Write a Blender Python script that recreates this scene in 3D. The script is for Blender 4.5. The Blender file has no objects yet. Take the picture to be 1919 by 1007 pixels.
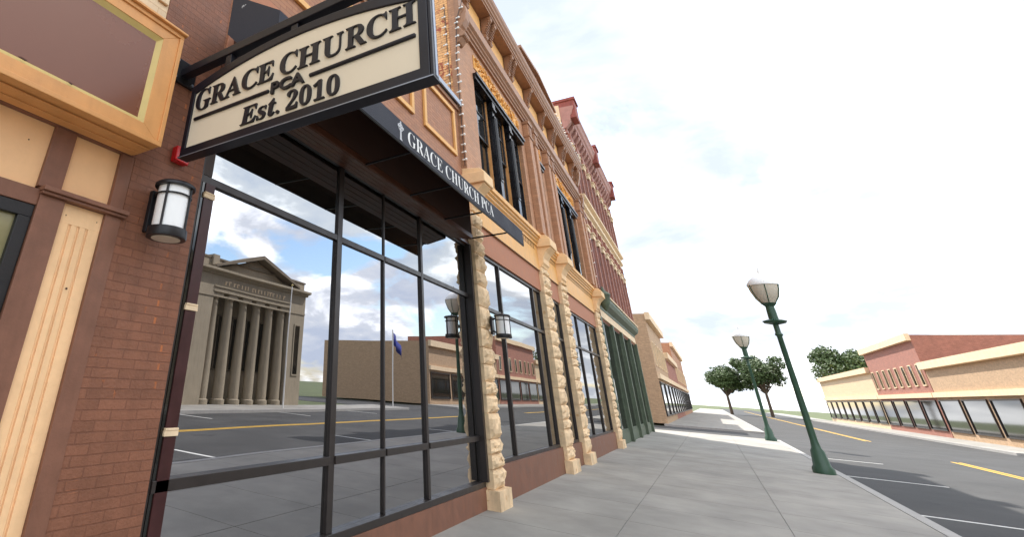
import bpy, bmesh, math, random
from mathutils import Vector, Matrix
random.seed(7)
S = bpy.context.scene
COL = S.collection
# ------------------------------------------------------------------ camera
# eye at the world origin; x runs along the shopfronts away from the viewer, y into them, pavement at z = GZ
GZ = -1.6
def cam_matrix(pan, tilt, roll):
    ca, sa, cb, sb, cc, sc = math.cos(pan), math.sin(pan), math.cos(tilt), math.sin(tilt), math.cos(roll), math.sin(roll)
    f = Vector((sa*cb, ca*cb, sb)); r = Vector((ca, -sa, 0)); u = r.cross(f)
    r2 = cc*r + sc*u; u2 = -sc*r + cc*u
    return Matrix((r2, u2, -f)).transposed().to_4x4()
cd = bpy.data.cameras.new('camera'); cam = bpy.data.objects.new('camera', cd); COL.objects.link(cam)
cam.matrix_world = cam_matrix(0.91518612, 0.43440796, 0.06010974)
cd.sensor_fit = 'HORIZONTAL'; cd.sensor_width = 36.0
cd.lens = 895.08/1919*36
cd.shift_x = (959.5-600)/1919; cd.shift_y = -(503.5-297)/1919
cd.clip_start = 0.05; cd.clip_end = 3000
S.camera = cam
# ------------------------------------------------------------------ light
SUNV = Vector((1.2, 1.0, 2.0)).normalized()
SUN_EL = math.asin(SUNV.z); SUN_AZ = math.atan2(SUNV.x, SUNV.y)
W = bpy.data.worlds.new('World'); S.world = W; W.use_nodes = True
def build_world():
    nt = W.node_tree; nt.nodes.clear(); N = nt.nodes.new; L = nt.links.new
    out = N('ShaderNodeOutputWorld'); bg = N('ShaderNodeBackground'); bg.inputs[1].default_value = 0.12
    sky = N('ShaderNodeTexSky'); sky.sky_type = 'NISHITA'; sky.sun_disc = False
    sky.sun_elevation = SUN_EL; sky.sun_rotation = SUN_AZ; sky.air_density = 1.3; sky.ozone_density = 2.5
    tc = N('ShaderNodeTexCoord'); sep = N('ShaderNodeSeparateXYZ'); L(tc.outputs['Generated'], sep.inputs[0])
    def M(op, a, b=None, c=None):
        n = N('ShaderNodeMath'); n.operation = op
        for i, v in enumerate((a, b, c)):
            if v is None: continue
            if isinstance(v, (int, float)): n.inputs[i].default_value = v
            else: L(v, n.inputs[i])
        return n.outputs[0]
    zz = M('ADD', M('MAXIMUM', sep.outputs[2], 0.0), 0.28)
    cmb = N('ShaderNodeCombineXYZ'); L(M('DIVIDE', sep.outputs[0], zz), cmb.inputs[0]); L(M('DIVIDE', sep.outputs[1], zz), cmb.inputs[1])
    cmb.inputs[2].default_value = CLOUD_SEED
    n1 = N('ShaderNodeTexNoise'); n1.inputs['Scale'].default_value = 1.6; n1.inputs['Detail'].default_value = 9; n1.inputs['Roughness'].default_value = 0.56
    n1.inputs['Distortion'].default_value = 0.35
    L(cmb.outputs[0], n1.inputs['Vector'])
    n2 = N('ShaderNodeTexNoise'); n2.inputs['Scale'].default_value = 2.6; n2.inputs['Detail'].default_value = 8; n2.inputs['Roughness'].default_value = 0.55; n2.inputs['Distortion'].default_value = 0.3
    L(cmb.outputs[0], n2.inputs['Vector'])
    cov = N('ShaderNodeMapRange'); cov.inputs['From Min'].default_value = 0.395; cov.inputs['From Max'].default_value = 0.47; L(n1.outputs[0], cov.inputs[0])
    ramp = N('ShaderNodeValToRGB'); L(n2.outputs[0], ramp.inputs[0])
    e = ramp.color_ramp.elements; e[0].position = 0.37; e[0].color = (0.30, 0.335, 0.40, 1); e[1].position = 0.66; e[1].color = (1, 1, 1, 1)
    e2 = e.new(0.50); e2.color = (0.40, 0.42, 0.45, 1)
    sc = N('ShaderNodeVectorMath'); sc.operation = 'SCALE'; L(ramp.outputs[0], sc.inputs[0])
    # front-lit street-side clouds get added gain to light the facades; sky in view dimmer
    gain = N('ShaderNodeMapRange'); L(sep.outputs[1], gain.inputs[0]); gain.interpolation_type = 'SMOOTHSTEP'
    for i_, v_ in enumerate((-0.05, -0.5, 11.8, 16.5)): gain.inputs[i_+1].default_value = v_
    L(gain.outputs[0], sc.inputs['Scale'])
    skb = N('ShaderNodeVectorMath'); skb.operation = 'SCALE'; L(sky.outputs[0], skb.inputs[0]); skb.inputs['Scale'].default_value = 1.7
    mx = N('ShaderNodeMix'); mx.data_type = 'RGBA'; L(cov.outputs[0], mx.inputs['Factor']); L(skb.outputs[0], mx.inputs[6]); L(sc.outputs[0], mx.inputs[7])
    L(mx.outputs[2], bg.inputs[0]); L(bg.outputs[0], out.inputs[0])
CLOUD_SEED = 3.7
build_world()
sl = bpy.data.lights.new('sun', 'SUN'); sl.energy = 3.5; sl.angle = math.radians(0.6); sl.color = (1, 0.95, 0.87)
so = bpy.data.objects.new('sun', sl); COL.objects.link(so); so.rotation_euler = SUNV.to_track_quat('Z', 'Y').to_euler(); so.location = (0, 0, 40)
S.view_settings.view_transform = 'Standard'; S.view_settings.look = 'None'; S.view_settings.exposure = 1.0; S.view_settings.gamma = 1
S.cycles.max_bounces = 8; S.cycles.glossy_bounces = 5; S.cycles.caustics_reflective = False; S.cycles.use_denoising = True
try: S.cycles.denoiser = 'OPENIMAGEDENOISE'
except Exception: pass

# ------------------------------------------------------------------ materials
MATS = {}
def srgb(r, g, b, k=1.0):
    f = lambda c: ((c/255/12.92) if c/255 <= 0.04045 else ((c/255+0.055)/1.055)**2.4)*k
    return (f(r), f(g), f(b), 1)
def mat(name, col, rough=0.6, spec=0.4, metal=0.0, vary=0.12, scale=6.0, bump=0.0, bscale=60.0, ior=None, spots=None, brick=None, coat=0.0, streak=0.0):
    """colour with broad and fine wear noise; brick=(w, h, mortar colour, chip colour, chip amount)"""
    if name in MATS: return MATS[name]
    m = bpy.data.materials.new(name); m.use_nodes = True; nt = m.node_tree; N = nt.nodes.new; L = nt.links.new
    b = nt.nodes['Principled BSDF']; b.inputs['Roughness'].default_value = rough; b.inputs['Metallic'].default_value = metal
    b.inputs['Specular IOR Level'].default_value = spec; b.inputs['Coat Weight'].default_value = coat
    if ior: b.inputs['IOR'].default_value = ior
    geo = N('ShaderNodeNewGeometry')
    n = N('ShaderNodeTexNoise'); n.inputs['Scale'].default_value = scale; n.inputs['Detail'].default_value = 6; n.inputs['Roughness'].default_value = 0.6
    L(geo.outputs['Position'], n.inputs['Vector'])
    base = N('ShaderNodeRGB'); base.outputs[0].default_value = col; cur = base.outputs[0]
    def mixc(fac, a, bb, mode='MIX'):
        x = N('ShaderNodeMix'); x.data_type = 'RGBA'; x.blend_type = mode
        if isinstance(fac, float): x.inputs['Factor'].default_value = fac
        else: L(fac, x.inputs['Factor'])
        L(a, x.inputs[6])
        if isinstance(bb, tuple): x.inputs[7].default_value = bb
        else: L(bb, x.inputs[7])
        return x.outputs[2]
    def rng(v, a, c, lo=0.0, hi=1.0):
        x = N('ShaderNodeMapRange'); L(v, x.inputs[0]); x.inputs[1].default_value = a; x.inputs[2].default_value = c; x.inputs[3].default_value = lo; x.inputs[4].default_value = hi
        return x.outputs[0]
    height = None
    if brick:
        w, h, mort, chip, amt = brick
        sp = N('ShaderNodeSeparateXYZ'); L(geo.outputs['Position'], sp.inputs[0])
        ad = N('ShaderNodeMath'); ad.operation = 'ADD'; L(sp.outputs[0], ad.inputs[0]); L(sp.outputs[1], ad.inputs[1])
        cb = N('ShaderNodeCombineXYZ'); L(ad.outputs[0], cb.inputs[0]); L(sp.outputs[2], cb.inputs[1])
        wn_ = N('ShaderNodeTexNoise'); wn_.inputs['Scale'].default_value = 5.0; L(geo.outputs['Position'], wn_.inputs['Vector'])
        wa = N('ShaderNodeVectorMath'); wa.operation = 'MULTIPLY_ADD'; L(wn_.outputs['Color'], wa.inputs[0]); wa.inputs[1].default_value = (0.02, 0.012, 0); L(cb.outputs[0], wa.inputs[2])
        cb = wa
        bt = N('ShaderNodeTexBrick'); L(cb.outputs[0], bt.inputs['Vector']); bt.inputs['Scale'].default_value = 1.0
        bt.inputs['Brick Width'].default_value = w; bt.inputs['Row Height'].default_value = h; bt.inputs['Mortar Size'].default_value = h*0.085
        bt.inputs['Mortar Smooth'].default_value = 0.3; bt.offset = 0.5
        bt.inputs['Color1'].default_value = (0.88, 0.88, 0.88, 1); bt.inputs['Color2'].default_value = (1.07, 1.07, 1.07, 1); bt.inputs['Mortar'].default_value = (1, 1, 1, 1)
        cur = mixc(1.0 if chip is None or amt < 1 else 1.0, cur, bt.outputs['Color'], 'MULTIPLY')
        cur = mixc(bt.outputs['Fac'], cur, mort)
        height = bt.outputs['Fac']
        if chip:
            # paint flaked off the upright joints and a few brick faces
            bt2 = N('ShaderNodeTexBrick'); L(cb.outputs[0], bt2.inputs['Vector']); bt2.inputs['Scale'].default_value = 1.0
            bt2.inputs['Brick Width'].default_value = w; bt2.inputs['Row Height'].default_value = h; bt2.inputs['Mortar Size'].default_value = h*0.16; bt2.offset = 0.5
            wv = N('ShaderNodeMath'); wv.operation = 'MULTIPLY'
            cn = N('ShaderNodeTexNoise'); cn.inputs['Scale'].default_value = 7.0; cn.inputs['Detail'].default_value = 4
            mp = N('ShaderNodeVectorMath'); mp.operation = 'MULTIPLY'; mp.inputs[1].default_value = (1.6, 1.6, 0.7); L(geo.outputs['Position'], mp.inputs[0]); L(mp.outputs[0], cn.inputs['Vector'])
            L(bt2.outputs['Fac'], wv.inputs[0]); L(rng(cn.outputs[0], 0.66-amt*0.16, 0.72-amt*0.16), wv.inputs[1])
            fr_ = N('ShaderNodeMath'); fr_.operation = 'DIVIDE'; sp2 = N('ShaderNodeSeparateXYZ'); L(cb.outputs[0], sp2.inputs[0]); L(sp2.outputs[1], fr_.inputs[0]); fr_.inputs[1].default_value = h
            fc = N('ShaderNodeMath'); fc.operation = 'FRACT'; L(fr_.outputs[0], fc.inputs[0])
            pp = N('ShaderNodeMath'); pp.operation = 'PINGPONG'; L(fc.outputs[0], pp.inputs[0]); pp.inputs[1].default_value = 0.5
            w2 = N('ShaderNodeMath'); w2.operation = 'MULTIPLY'; L(rng(pp.outputs[0], 0.10, 0.18), w2.inputs[0]); L(wv.outputs[0], w2.inputs[1])
            cur = mixc(w2.outputs[0], cur, chip)
    lo = N('ShaderNodeHueSaturation'); L(cur, lo.inputs['Color'])
    L(rng(n.outputs[0], 0.3, 0.7, 1-vary, 1+vary), lo.inputs['Value'])
    cur = lo.outputs[0]
    if streak:
        sn = N('ShaderNodeTexNoise'); sn.inputs['Scale'].default_value = 9; sn.inputs['Detail'].default_value = 5
        mp = N('ShaderNodeVectorMath'); mp.operation = 'MULTIPLY'; mp.inputs[1].default_value = (1.5, 1.5, 0.12); L(geo.outputs['Position'], mp.inputs[0]); L(mp.outputs[0], sn.inputs['Vector'])
        h2 = N('ShaderNodeHueSaturation'); L(cur, h2.inputs['Color']); L(rng(sn.outputs[0], 0.45, 0.75, 1.0, 1-streak), h2.inputs['Value']); cur = h2.outputs[0]
    if spots:
        sc_, thr, scol = spots
        s = N('ShaderNodeTexNoise'); s.inputs['Scale'].default_value = sc_; s.inputs['Detail'].default_value = 8; s.inputs['Roughness'].default_value = 0.7; L(geo.outputs['Position'], s.inputs['Vector'])
        cur = mixc(rng(s.outputs[0], thr, thr+0.05), cur, scol)
    L(cur, b.inputs['Base Color'])
    L(rng(n.outputs[0], 0.3, 0.7, max(rough-0.08, 0.02), min(rough+0.08, 1)), b.inputs['Roughness'])
    if bump or brick:
        bn = N('ShaderNodeTexNoise'); bn.inputs['Scale'].default_value = bscale; bn.inputs['Detail'].default_value = 5; L(geo.outputs['Position'], bn.inputs['Vector'])
        hgt = bn.outputs[0]
        if height is not None:
            mm = N('ShaderNodeMath'); mm.operation = 'MULTIPLY_ADD'; L(height, mm.inputs[0]); mm.inputs[1].default_value = -1.3; L(bn.outputs[0], mm.inputs[2]); hgt = mm.outputs[0]
        bp = N('ShaderNodeBump'); bp.inputs['Strength'].default_value = bump or 0.3; bp.inputs['Distance'].default_value = 0.01
        L(hgt, bp.inputs['Height']); L(bp.outputs[0], b.inputs['Normal'])
    MATS[name] = m; return m
def glass(name, tint, ior=2.6, rough=0.0, wob=0.0):
    if name in MATS: return MATS[name]
    m = bpy.data.materials.new(name); m.use_nodes = True; nt = m.node_tree; N = nt.nodes.new; L = nt.links.new
    b = nt.nodes['Principled BSDF']; b.inputs['Base Color'].default_value = (0.012, 0.011, 0.009, 1); b.inputs['Roughness'].default_value = rough
    b.inputs['IOR'].default_value = ior; b.inputs['Specular IOR Level'].default_value = 0.5; b.inputs['Specular Tint'].default_value = tint
    n = N('ShaderNodeTexNoise'); n.inputs['Scale'].default_value = 0.9; n.inputs['Detail'].default_value = 1
    g = N('ShaderNodeNewGeometry'); L(g.outputs['Position'], n.inputs['Vector'])
    if wob:
        bp = N('ShaderNodeBump'); bp.inputs['Strength'].default_value = 1.0; bp.inputs['Distance'].default_value = wob; L(n.outputs[0], bp.inputs['Height']); L(bp.outputs[0], b.inputs['Normal'])
    MATS[name] = m; return m
K = 1.03
BROWN = mat('painted_brown_brick', srgb(134, 88, 66, K), 0.6, vary=0.12, brick=(0.19, 0.058, srgb(120, 77, 57, K), srgb(180, 106, 62), 0.45), bump=0.5, streak=0.15)
BROWN2 = mat('painted_brown_facade_brick', srgb(184, 138, 106, K), 0.65, vary=0.10, brick=(0.2, 0.062, srgb(162, 118, 90, K), None, 0), bump=0.35, streak=0.10)
BROWN3 = mat('brown_upper_brick', srgb(168, 120, 90, K), 0.65, vary=0.10, brick=(0.2, 0.062, srgb(146, 96, 75, K), None, 0), bump=0.4)
TRIMB = mat('brown_trim_paint', srgb(128, 88, 70, K), 0.5, vary=0.16, bump=0.15, bscale=90, streak=0.12)
STUCCO = mat('brown_stucco', srgb(178, 122, 94, K), 0.75, vary=0.06, bump=0.1, streak=0.08)
CORN = mat('brown_cornice_paint', srgb(162, 120, 92, K), 0.5, vary=0.12, streak=0.18, bump=0.1)
TANP = mat('tan_panel_paint', srgb(244, 196, 146, K), 0.6, vary=0.05, bump=0.12, bscale=40, spots=(9, 0.74, srgb(150, 110, 75)))
TANW = mat('tan_worn_paint', srgb(245, 202, 154, K), 0.65, vary=0.07, bump=0.35, bscale=30, spots=(14, 0.70, srgb(150, 108, 78)), streak=0.1)
ORG = mat('tan_orange_trim_paint', srgb(218, 158, 98, K), 0.5, vary=0.07, bump=0.15, bscale=70, streak=0.1, spots=(11, 0.76, srgb(120, 80, 50)))
GOLD = mat('gold_trim_paint', srgb(206, 182, 116, K), 0.5, vary=0.08, spots=(16, 0.74, srgb(90, 70, 50)))
PANEL = mat('maroon_glossy_sheet', srgb(132, 80, 56, 0.85), 0.26, 0.5, vary=0.07, scale=1.0)
CREAM = mat('cream_painted_brick', srgb(228, 202, 166), 0.6, vary=0.06, brick=(0.2, 0.062, srgb(206, 176, 140), None, 0), bump=0.35)
BAND = mat('tan_band_paint', srgb(230, 176, 106, K), 0.55, vary=0.07, streak=0.1, bump=0.1)
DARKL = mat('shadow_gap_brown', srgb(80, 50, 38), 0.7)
STONE = mat('rough_tan_stone', srgb(230, 202, 164, K), 0.9, vary=0.22, scale=4.5, bump=1.0, bscale=9, streak=0.15, spots=(5, 0.60, srgb(208, 168, 122, K)))
STONES = mat('smooth_tan_stone', srgb(238, 202, 156, K), 0.75, vary=0.08, bump=0.3, bscale=30)
ORNA = mat('carved_tan_relief', srgb(226, 172, 96, K), 0.6, vary=0.30, scale=14, bump=1.0, bscale=18, spots=(20, 0.62, srgb(150, 96, 56)))
BLACK = mat('black_metal_paint', srgb(24, 24, 28), 0.38, 0.45, vary=0.15, bump=0.08)
BLACKW = mat('black_window_paint', srgb(20, 20, 24), 0.28, 0.5, vary=0.25, bump=0.1)
FRAME = mat('dark_bronze_aluminium', srgb(52, 46, 44), 0.38, 0.5, vary=0.10, metal=0.2)
SIGNF = mat('beige_sign_face', srgb(226, 212, 188), 0.45, vary=0.03, scale=2)
SIGNK = mat('dark_navy_sign_trim', srgb(24, 24, 33), 0.36, 0.4, vary=0.1, bump=0.05)
FABRIC = mat('charcoal_awning_fabric', srgb(54, 56, 65), 0.8, vary=0.07, scale=3, bump=0.2, bscale=250)
FABRICU = mat('awning_underside', srgb(66, 42, 32), 0.85, vary=0.15, scale=3)
WHITE = mat('white_lettering', srgb(236, 236, 234), 0.6, vary=0.03)
GREYL = mat('light_grey_print', srgb(190, 192, 196), 0.6, vary=0.2, scale=40)
BOARD = mat('stained_brown_boards', srgb(88, 54, 40), 0.4, vary=0.25, scale=4, bump=0.1)
ORBR = mat('orange_mixed_brick', srgb(240, 184, 126), 0.8, vary=0.30, scale=9, brick=(0.21, 0.068, srgb(176, 112, 78), None, 0), bump=0.7, spots=(3.0, 0.54, srgb(168, 88, 66)))
RED = mat('red_brick', srgb(170, 118, 102, 1.0), 0.75, vary=0.16, scale=3, brick=(0.22, 0.07, srgb(138, 92, 80), None, 0), bump=0.4)
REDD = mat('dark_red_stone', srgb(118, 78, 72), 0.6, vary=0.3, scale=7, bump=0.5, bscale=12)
REDC = mat('red_terracotta_cornice', srgb(176, 130, 120), 0.65, vary=0.14, scale=4, bump=0.3, bscale=20)
REDB = mat('weathered_red_brick', srgb(150, 84, 76), 0.75, vary=0.25, scale=6, bump=0.5, bscale=25)
CRST = mat('cream_limestone', srgb(238, 212, 176), 0.7, vary=0.1, scale=3, streak=0.15, bump=0.25)
GREEN = mat('verdigris_copper', srgb(92, 104, 86), 0.6, vary=0.25, scale=5, streak=0.25)
GRPAINT = mat('green_lamp_post_paint', srgb(52, 84, 66), 0.4, 0.5, vary=0.12)
OPAL = mat('white_opal_glass', srgb(244, 245, 245), 0.3, 0.5, vary=0.02)
BEIGEG = mat('frosted_lens', srgb(214, 206, 190), 0.4, vary=0.06, scale=20)
REDP = mat('red_alarm_plastic', srgb(196, 26, 30), 0.35, 0.5, vary=0.06)
CLEARW = mat('clear_strobe_lens', srgb(225, 225, 220), 0.15, 0.6, vary=0.05)
METAL = mat('silver_coping_metal', srgb(150, 158, 172), 0.35, 0.5, metal=0.6, vary=0.1)
LIME = mat('bank_limestone', srgb(158, 146, 126), 0.8, vary=0.10, scale=1.2, streak=0.2, bump=0.3, bscale=20)
LIMED = mat('bank_roof_tile', srgb(120, 108, 92), 0.8, vary=0.2, scale=3)
BUFF = mat('buff_brick', srgb(190, 160, 128), 0.8, vary=0.12, brick=(0.25, 0.08, srgb(170, 145, 120), None, 0), bump=0.3)
ASPH = mat('asphalt', (0.06, 0.06, 0.06, 1), 0.88, vary=0.35, scale=0.5, bump=0.6, bscale=60, spots=(0.9, 0.62, (0.035, 0.035, 0.036, 1)))
CONC = mat('pavement_concrete', (0.33, 0.315, 0.285, 1), 0.88, vary=0.22, scale=0.9, bump=0.4, bscale=50, spots=(26.0, 0.70, (0.13, 0.12, 0.11, 1)))
KERB = mat('kerb_concrete', (0.40, 0.39, 0.37, 1), 0.85, vary=0.1, bump=0.3)
GRASS = mat('ground_dry_grass', (0.10, 0.12, 0.05, 1), 0.95, vary=0.3, scale=0.3)
YEL = mat('yellow_road_paint', srgb(220, 175, 60), 0.7, vary=0.1)
WHP = mat('white_road_paint', srgb(220, 220, 215), 0.7, vary=0.1)
BULB = mat('clear_bulb_glass', srgb(248, 248, 244), 0.12, 0.8, vary=0.02)
GL1 = glass('shopfront_glass', (0.93, 0.97, 1, 1), 5.2, 0.0, 0.0012)
GL2 = glass('shopfront_glass_lower', (0.93, 0.94, 1, 1), 5.2, 0.0, 0.0012)
GL3 = glass('upper_window_glass', (0.75, 0.85, 1, 1), 1.8, 0.02, 0.004)
GL4 = glass('bright_shop_glass', (0.97, 0.98, 1, 1), 5.2, 0.0, 0.001)
GLD = glass('dark_window_glass', (0.8, 0.85, 0.9, 1), 1.6, 0.05, 0.0)

# ------------------------------------------------------------------ geometry helpers
class MB:
    def __init__(s): s.v = []; s.f = []
    def add(s, vs, fs):
        o = len(s.v); s.v += [tuple(v) for v in vs]; s.f += [tuple(i+o for i in f) for f in fs]; return s
    def box(s, x0, x1, y0, y1, z0, z1):
        v = [(x, y, z) for z in (z0, z1) for y in (y0, y1) for x in (x0, x1)]
        return s.add(v, [(0, 2, 3, 1), (4, 5, 7, 6), (0, 1, 5, 4), (2, 6, 7, 3), (0, 4, 6, 2), (1, 3, 7, 5)])
    def prism(s, pts, ax, a, b):
        """pts: polygon in the two axes other than ax, extruded from a to b"""
        def mk(p, t):
            return {'x': (t, p[0], p[1]), 'y': (p[0], t, p[1]), 'z': (p[0], p[1], t)}[ax]
        n = len(pts); v = [mk(p, a) for p in pts]+[mk(p, b) for p in pts]
        f = [tuple(range(n)), tuple(range(2*n-1, n-1, -1))]+[(i, i+n, (i+1) % n+n, (i+1) % n) for i in range(n)]
        return s.add(v, f)
    def tube(s, p0, p1, r, n=8, r1=None):
        p0, p1 = Vector(p0), Vector(p1); d = (p1-p0).normalized(); a = d.orthogonal().normalized(); b = d.cross(a); r1 = r if r1 is None else r1
        v = []
        for p, q in ((p0, r), (p1, r1)):
            for i in range(n):
                t = 2*math.pi*i/n; v.append(p+a*q*math.cos(t)+b*q*math.sin(t))
        return s.add(v, [(i, (i+1) % n, (i+1) % n+n, i+n) for i in range(n)]+[tuple(range(n-1, -1, -1)), tuple(range(n, 2*n))])
    def path(s, pts, r, n=6):
        for a, b in zip(pts, pts[1:]): s.tube(a, b, r, n)
        return s
    def bar(s, p0, p1, w, h):
        """square bar; w sideways, h upward"""
        p0, p1 = Vector(p0), Vector(p1); d = (p1-p0).normalized(); a = d.cross(Vector((0, 0, 1))).normalized()*w/2; b = a.cross(d).normalized()*h/2
        v = [p+sa*a+sb*b for p in (p0, p1) for sa, sb in ((-1, -1), (1, -1), (1, 1), (-1, 1))]
        return s.add(v, [(0, 1, 2, 3), (7, 6, 5, 4), (0, 4, 5, 1), (1, 5, 6, 2), (2, 6, 7, 3), (3, 7, 4, 0)])
    def lathe(s, c, prof, n=20):
        o = []; k = len(prof)
        for r, z in prof:
            for i in range(n):
                t = 2*math.pi*i/n; o.append((c[0]+r*math.cos(t), c[1]+r*math.sin(t), c[2]+z))
        f = [(j*n+i, j*n+(i+1) % n, (j+1)*n+(i+1) % n, (j+1)*n+i) for j in range(k-1) for i in range(n)]
        f += [tuple(range(n-1, -1, -1)), tuple(range((k-1)*n, k*n))]
        return s.add(o, f)
    def ball(s, c, r, n=8):
        prof = [(max(r*math.sin(math.pi*j/6), r*0.05), -r*math.cos(math.pi*j/6)) for j in range(7)]
        return s.lathe(c, prof, n)
    def build(s, name, m, parent=None, bevel=0.0, smooth=False, label=None):
        me = bpy.data.meshes.new(name); off = parent_world(parent)
        me.from_pydata([(v[0]-off[0], v[1]-off[1], v[2]-off[2]) for v in s.v], [], s.f); me.update()
        bm = bmesh.new(); bm.from_mesh(me); bmesh.ops.recalc_face_normals(bm, faces=bm.faces); bm.to_mesh(me); bm.free()
        me.materials.append(m); o = bpy.data.objects.new(name, me); COL.objects.link(o); o.parent = parent
        if smooth:
            for p in me.polygons: p.use_smooth = True
            me.set_sharp_from_angle(angle=math.radians(38))
        if bevel:
            b = o.modifiers.new('bevel', 'BEVEL'); b.width = bevel; b.segments = 2; b.limit_method = 'ANGLE'; b.angle_limit = math.radians(50)
        if label: o['label'] = label
        return o
def parent_world(p):
    v = Vector((0, 0, 0))
    while p is not None: v += Vector(p.location); p = p.parent
    return v
def thing(name, label, cat, loc=(0, 0, 0), group=None):
    o = bpy.data.objects.new(name, None); COL.objects.link(o); o.location = loc; o.empty_display_size = 0.2
    o['label'] = label; o['category'] = cat
    if group: o['group'] = group
    return o
def struct(o, label=None):
    o['kind'] = 'structure'
    if label: o['label'] = label
    return o
def frame_y(mb, x0, x1, z0, z1, w, y0, y1):
    """rectangular ring facing the street"""
    mb.box(x0, x1, y0, y1, z0, z0+w); mb.box(x0, x1, y0, y1, z1-w, z1); mb.box(x0, x0+w, y0, y1, z0+w, z1-w); mb.box(x1-w, x1, y0, y1, z0+w, z1-w); return mb
def wall_with_holes(mb, x0, x1, z0, z1, y0, y1, holes):
    """solid wall cut into boxes round rectangular openings (x0,x1,z0,z1)"""
    xs = sorted({x0, x1, *[h[0] for h in holes], *[h[1] for h in holes]})
    for a, b in zip(xs, xs[1:]):
        m = (a+b)/2; hs = sorted([h for h in holes if h[0] < m < h[1]], key=lambda h: h[2]); z = z0
        for h in hs:
            if h[2] > z: mb.box(a, b, y0, y1, z, h[2])
            z = h[3]
        if z < z1: mb.box(a, b, y0, y1, z, z1)
    return mb
def text(s, name, m, parent, origin, ux, uz, size_h, width=None, depth=0.011, offset=-0.004, cap=0.7, shear=0.0, bevel=0.0):
    """raised lettering: origin = lower left, ux/uz world directions, size_h = capital height, width = whole width"""
    c = bpy.data.curves.new(name, 'FONT'); c.body = s; c.extrude = depth/2; c.offset = offset; c.shear = shear; c.bevel_depth = bevel; c.bevel_resolution = 1; c.resolution_u = 4
    t = bpy.data.objects.new(name, c); COL.objects.link(t); bpy.context.view_layer.update()
    dg = bpy.context.evaluated_depsgraph_get(); me = bpy.data.meshes.new_from_object(t.evaluated_get(dg)); bpy.data.objects.remove(t)
    xs = [v.co.x for v in me.vertices]; ys = [v.co.y for v in me.vertices]
    x0, x1, y0, y1 = min(xs), max(xs), min(ys), max(ys)
    kz = size_h/cap; kx = width/(x1-x0) if width else kz
    ux, uz = Vector(ux), Vector(uz); un = ux.cross(uz); off = parent_world(parent); O = Vector(origin)-off
    for v in me.vertices: v.co = O+ux*((v.co.x-x0)*kx)+uz*(v.co.y*kz)+un*v.co.z
    me.name = name; me.materials.clear(); me.materials.append(m); me.update()
    o = bpy.data.objects.new(name, me); COL.objects.link(o); o.parent = parent; return o
BS = {c: chr(0x1D400+i) for i, c in enumerate('ABCDEFGHIJKLMNOPQRSTUVWXYZ')}
BS.update({c: chr(0x1D41A+i) for i, c in enumerate('abcdefghijklmnopqrstuvwxyz')}); BS.update({c: chr(0x1D7CE+i) for i, c in enumerate('0123456789')})
def bs(s): return ''.join(BS.get(c, c) for c in s)

# ------------------------------------------------------------------ ground
KY = -2.6; KY2 = -13.4; OY = -16.6
struct(MB().box(-300, 600, -400, 400, GZ-1.2, GZ-0.16).build('ground', GRASS))
struct(MB().box(-60, 300, KY2, KY, GZ-0.5, GZ-0.14).build('road', ASPH))
struct(MB().box(39, 49, 3-0.001+0.2, 90, GZ-0.5, GZ-0.136).box(39, 49, KY, 3.2, GZ-0.5, GZ-0.136).box(39, 49, -90, KY2, GZ-0.5, GZ-0.136).build('side_road', ASPH))
def paving(y0, y1, name):
    mb = MB()
    for a, b in ((-40, 39), (49, 220)):
        x = a
        while x < b-0.01:
            w = 1.5 if b == 39 else 6.0; y = y0
            n = 3; h = (y1-y0)/n
            for j in range(n): mb.box(x+0.006, min(x+w, b)-0.006, y0+j*h+0.006, y0+(j+1)*h-0.006, GZ-0.1, GZ)
            x += w
    o = mb.build(name, CONC); struct(o)
    bb = MB()
    for a, b in ((-40, 39), (49, 220)): bb.box(a, b, y0, y1, GZ-0.4, GZ-0.012)
    struct(bb.build('pavement_bed', KERB)); return o
paving(KY+0.18, 3.2, 'pavement'); paving(OY-0.3, KY2-0.18, 'far_pavement')
kb = MB()
for a, b in ((-40, 39), (49, 220)):
    kb.box(a, b, KY, KY+0.174, GZ-0.4, GZ+0.004); kb.box(a, b, KY2-0.174, KY2, GZ-0.4, GZ+0.004)
struct(kb.build('kerb', KERB))
mk = MB()
for yy in (-7.92, -8.14): mk.box(-40, 36, yy-0.05, yy+0.05, GZ-0.15, GZ-0.134); mk.box(52, 220, yy-0.05, yy+0.05, GZ-0.15, GZ-0.134)
struct(mk.build('centre_line', YEL))
mk = MB()
for x in range(-5, 36, 7): mk.box(x-0.05, x+0.05, KY-2.2, KY-0.02, GZ-0.15, GZ-0.134); mk.box(x-0.05, x+0.05, KY2+0.02, KY2+2.2, GZ-0.15, GZ-0.134)
struct(mk.build('parking_bay_line', WHP))

# ------------------------------------------------------------------ left shop: tan and brown
B = thing('corner_shop', 'shop with tan panels, brown frames and fluted pilaster, cream brick above', 'building', (-1.0, 3.0, GZ))
MB().box(-4, 1.675, 3.0, 12, 2.37, 7.2).build('upper_wall', CREAM, B)
MB().box(-4, 1.665, 3.06, 12, GZ, 2.37).build('wall', TRIMB, B)
fr = MB()
fr.box(1.13, 1.27, 3.0, 3.06, 0.975, 1.385).box(1.60, 1.70, 2.995, 3.06, 0.975, 1.385).box(-4, 1.70, 2.99, 3.06, 1.385, 2.37)
fr.box(-4, 1.155, 2.998, 3.06, 0.855, 0.955).box(1.155, 1.31, 2.985, 3.06, GZ+0.25, 0.925).box(1.585, 1.70, 2.985, 3.06, GZ+0.25, 0.925)
fr.box(-4, -0.4, 3.0, 3.06, 0.955, 1.385)
fr.box(-4, 1.13, 2.998, 3.06, GZ, GZ+0.5).box(1.12, 1.72, 2.95, 3.06, GZ, GZ+0.249)
fr.build('brown_frame', TRIMB, B, bevel=0.004)
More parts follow.
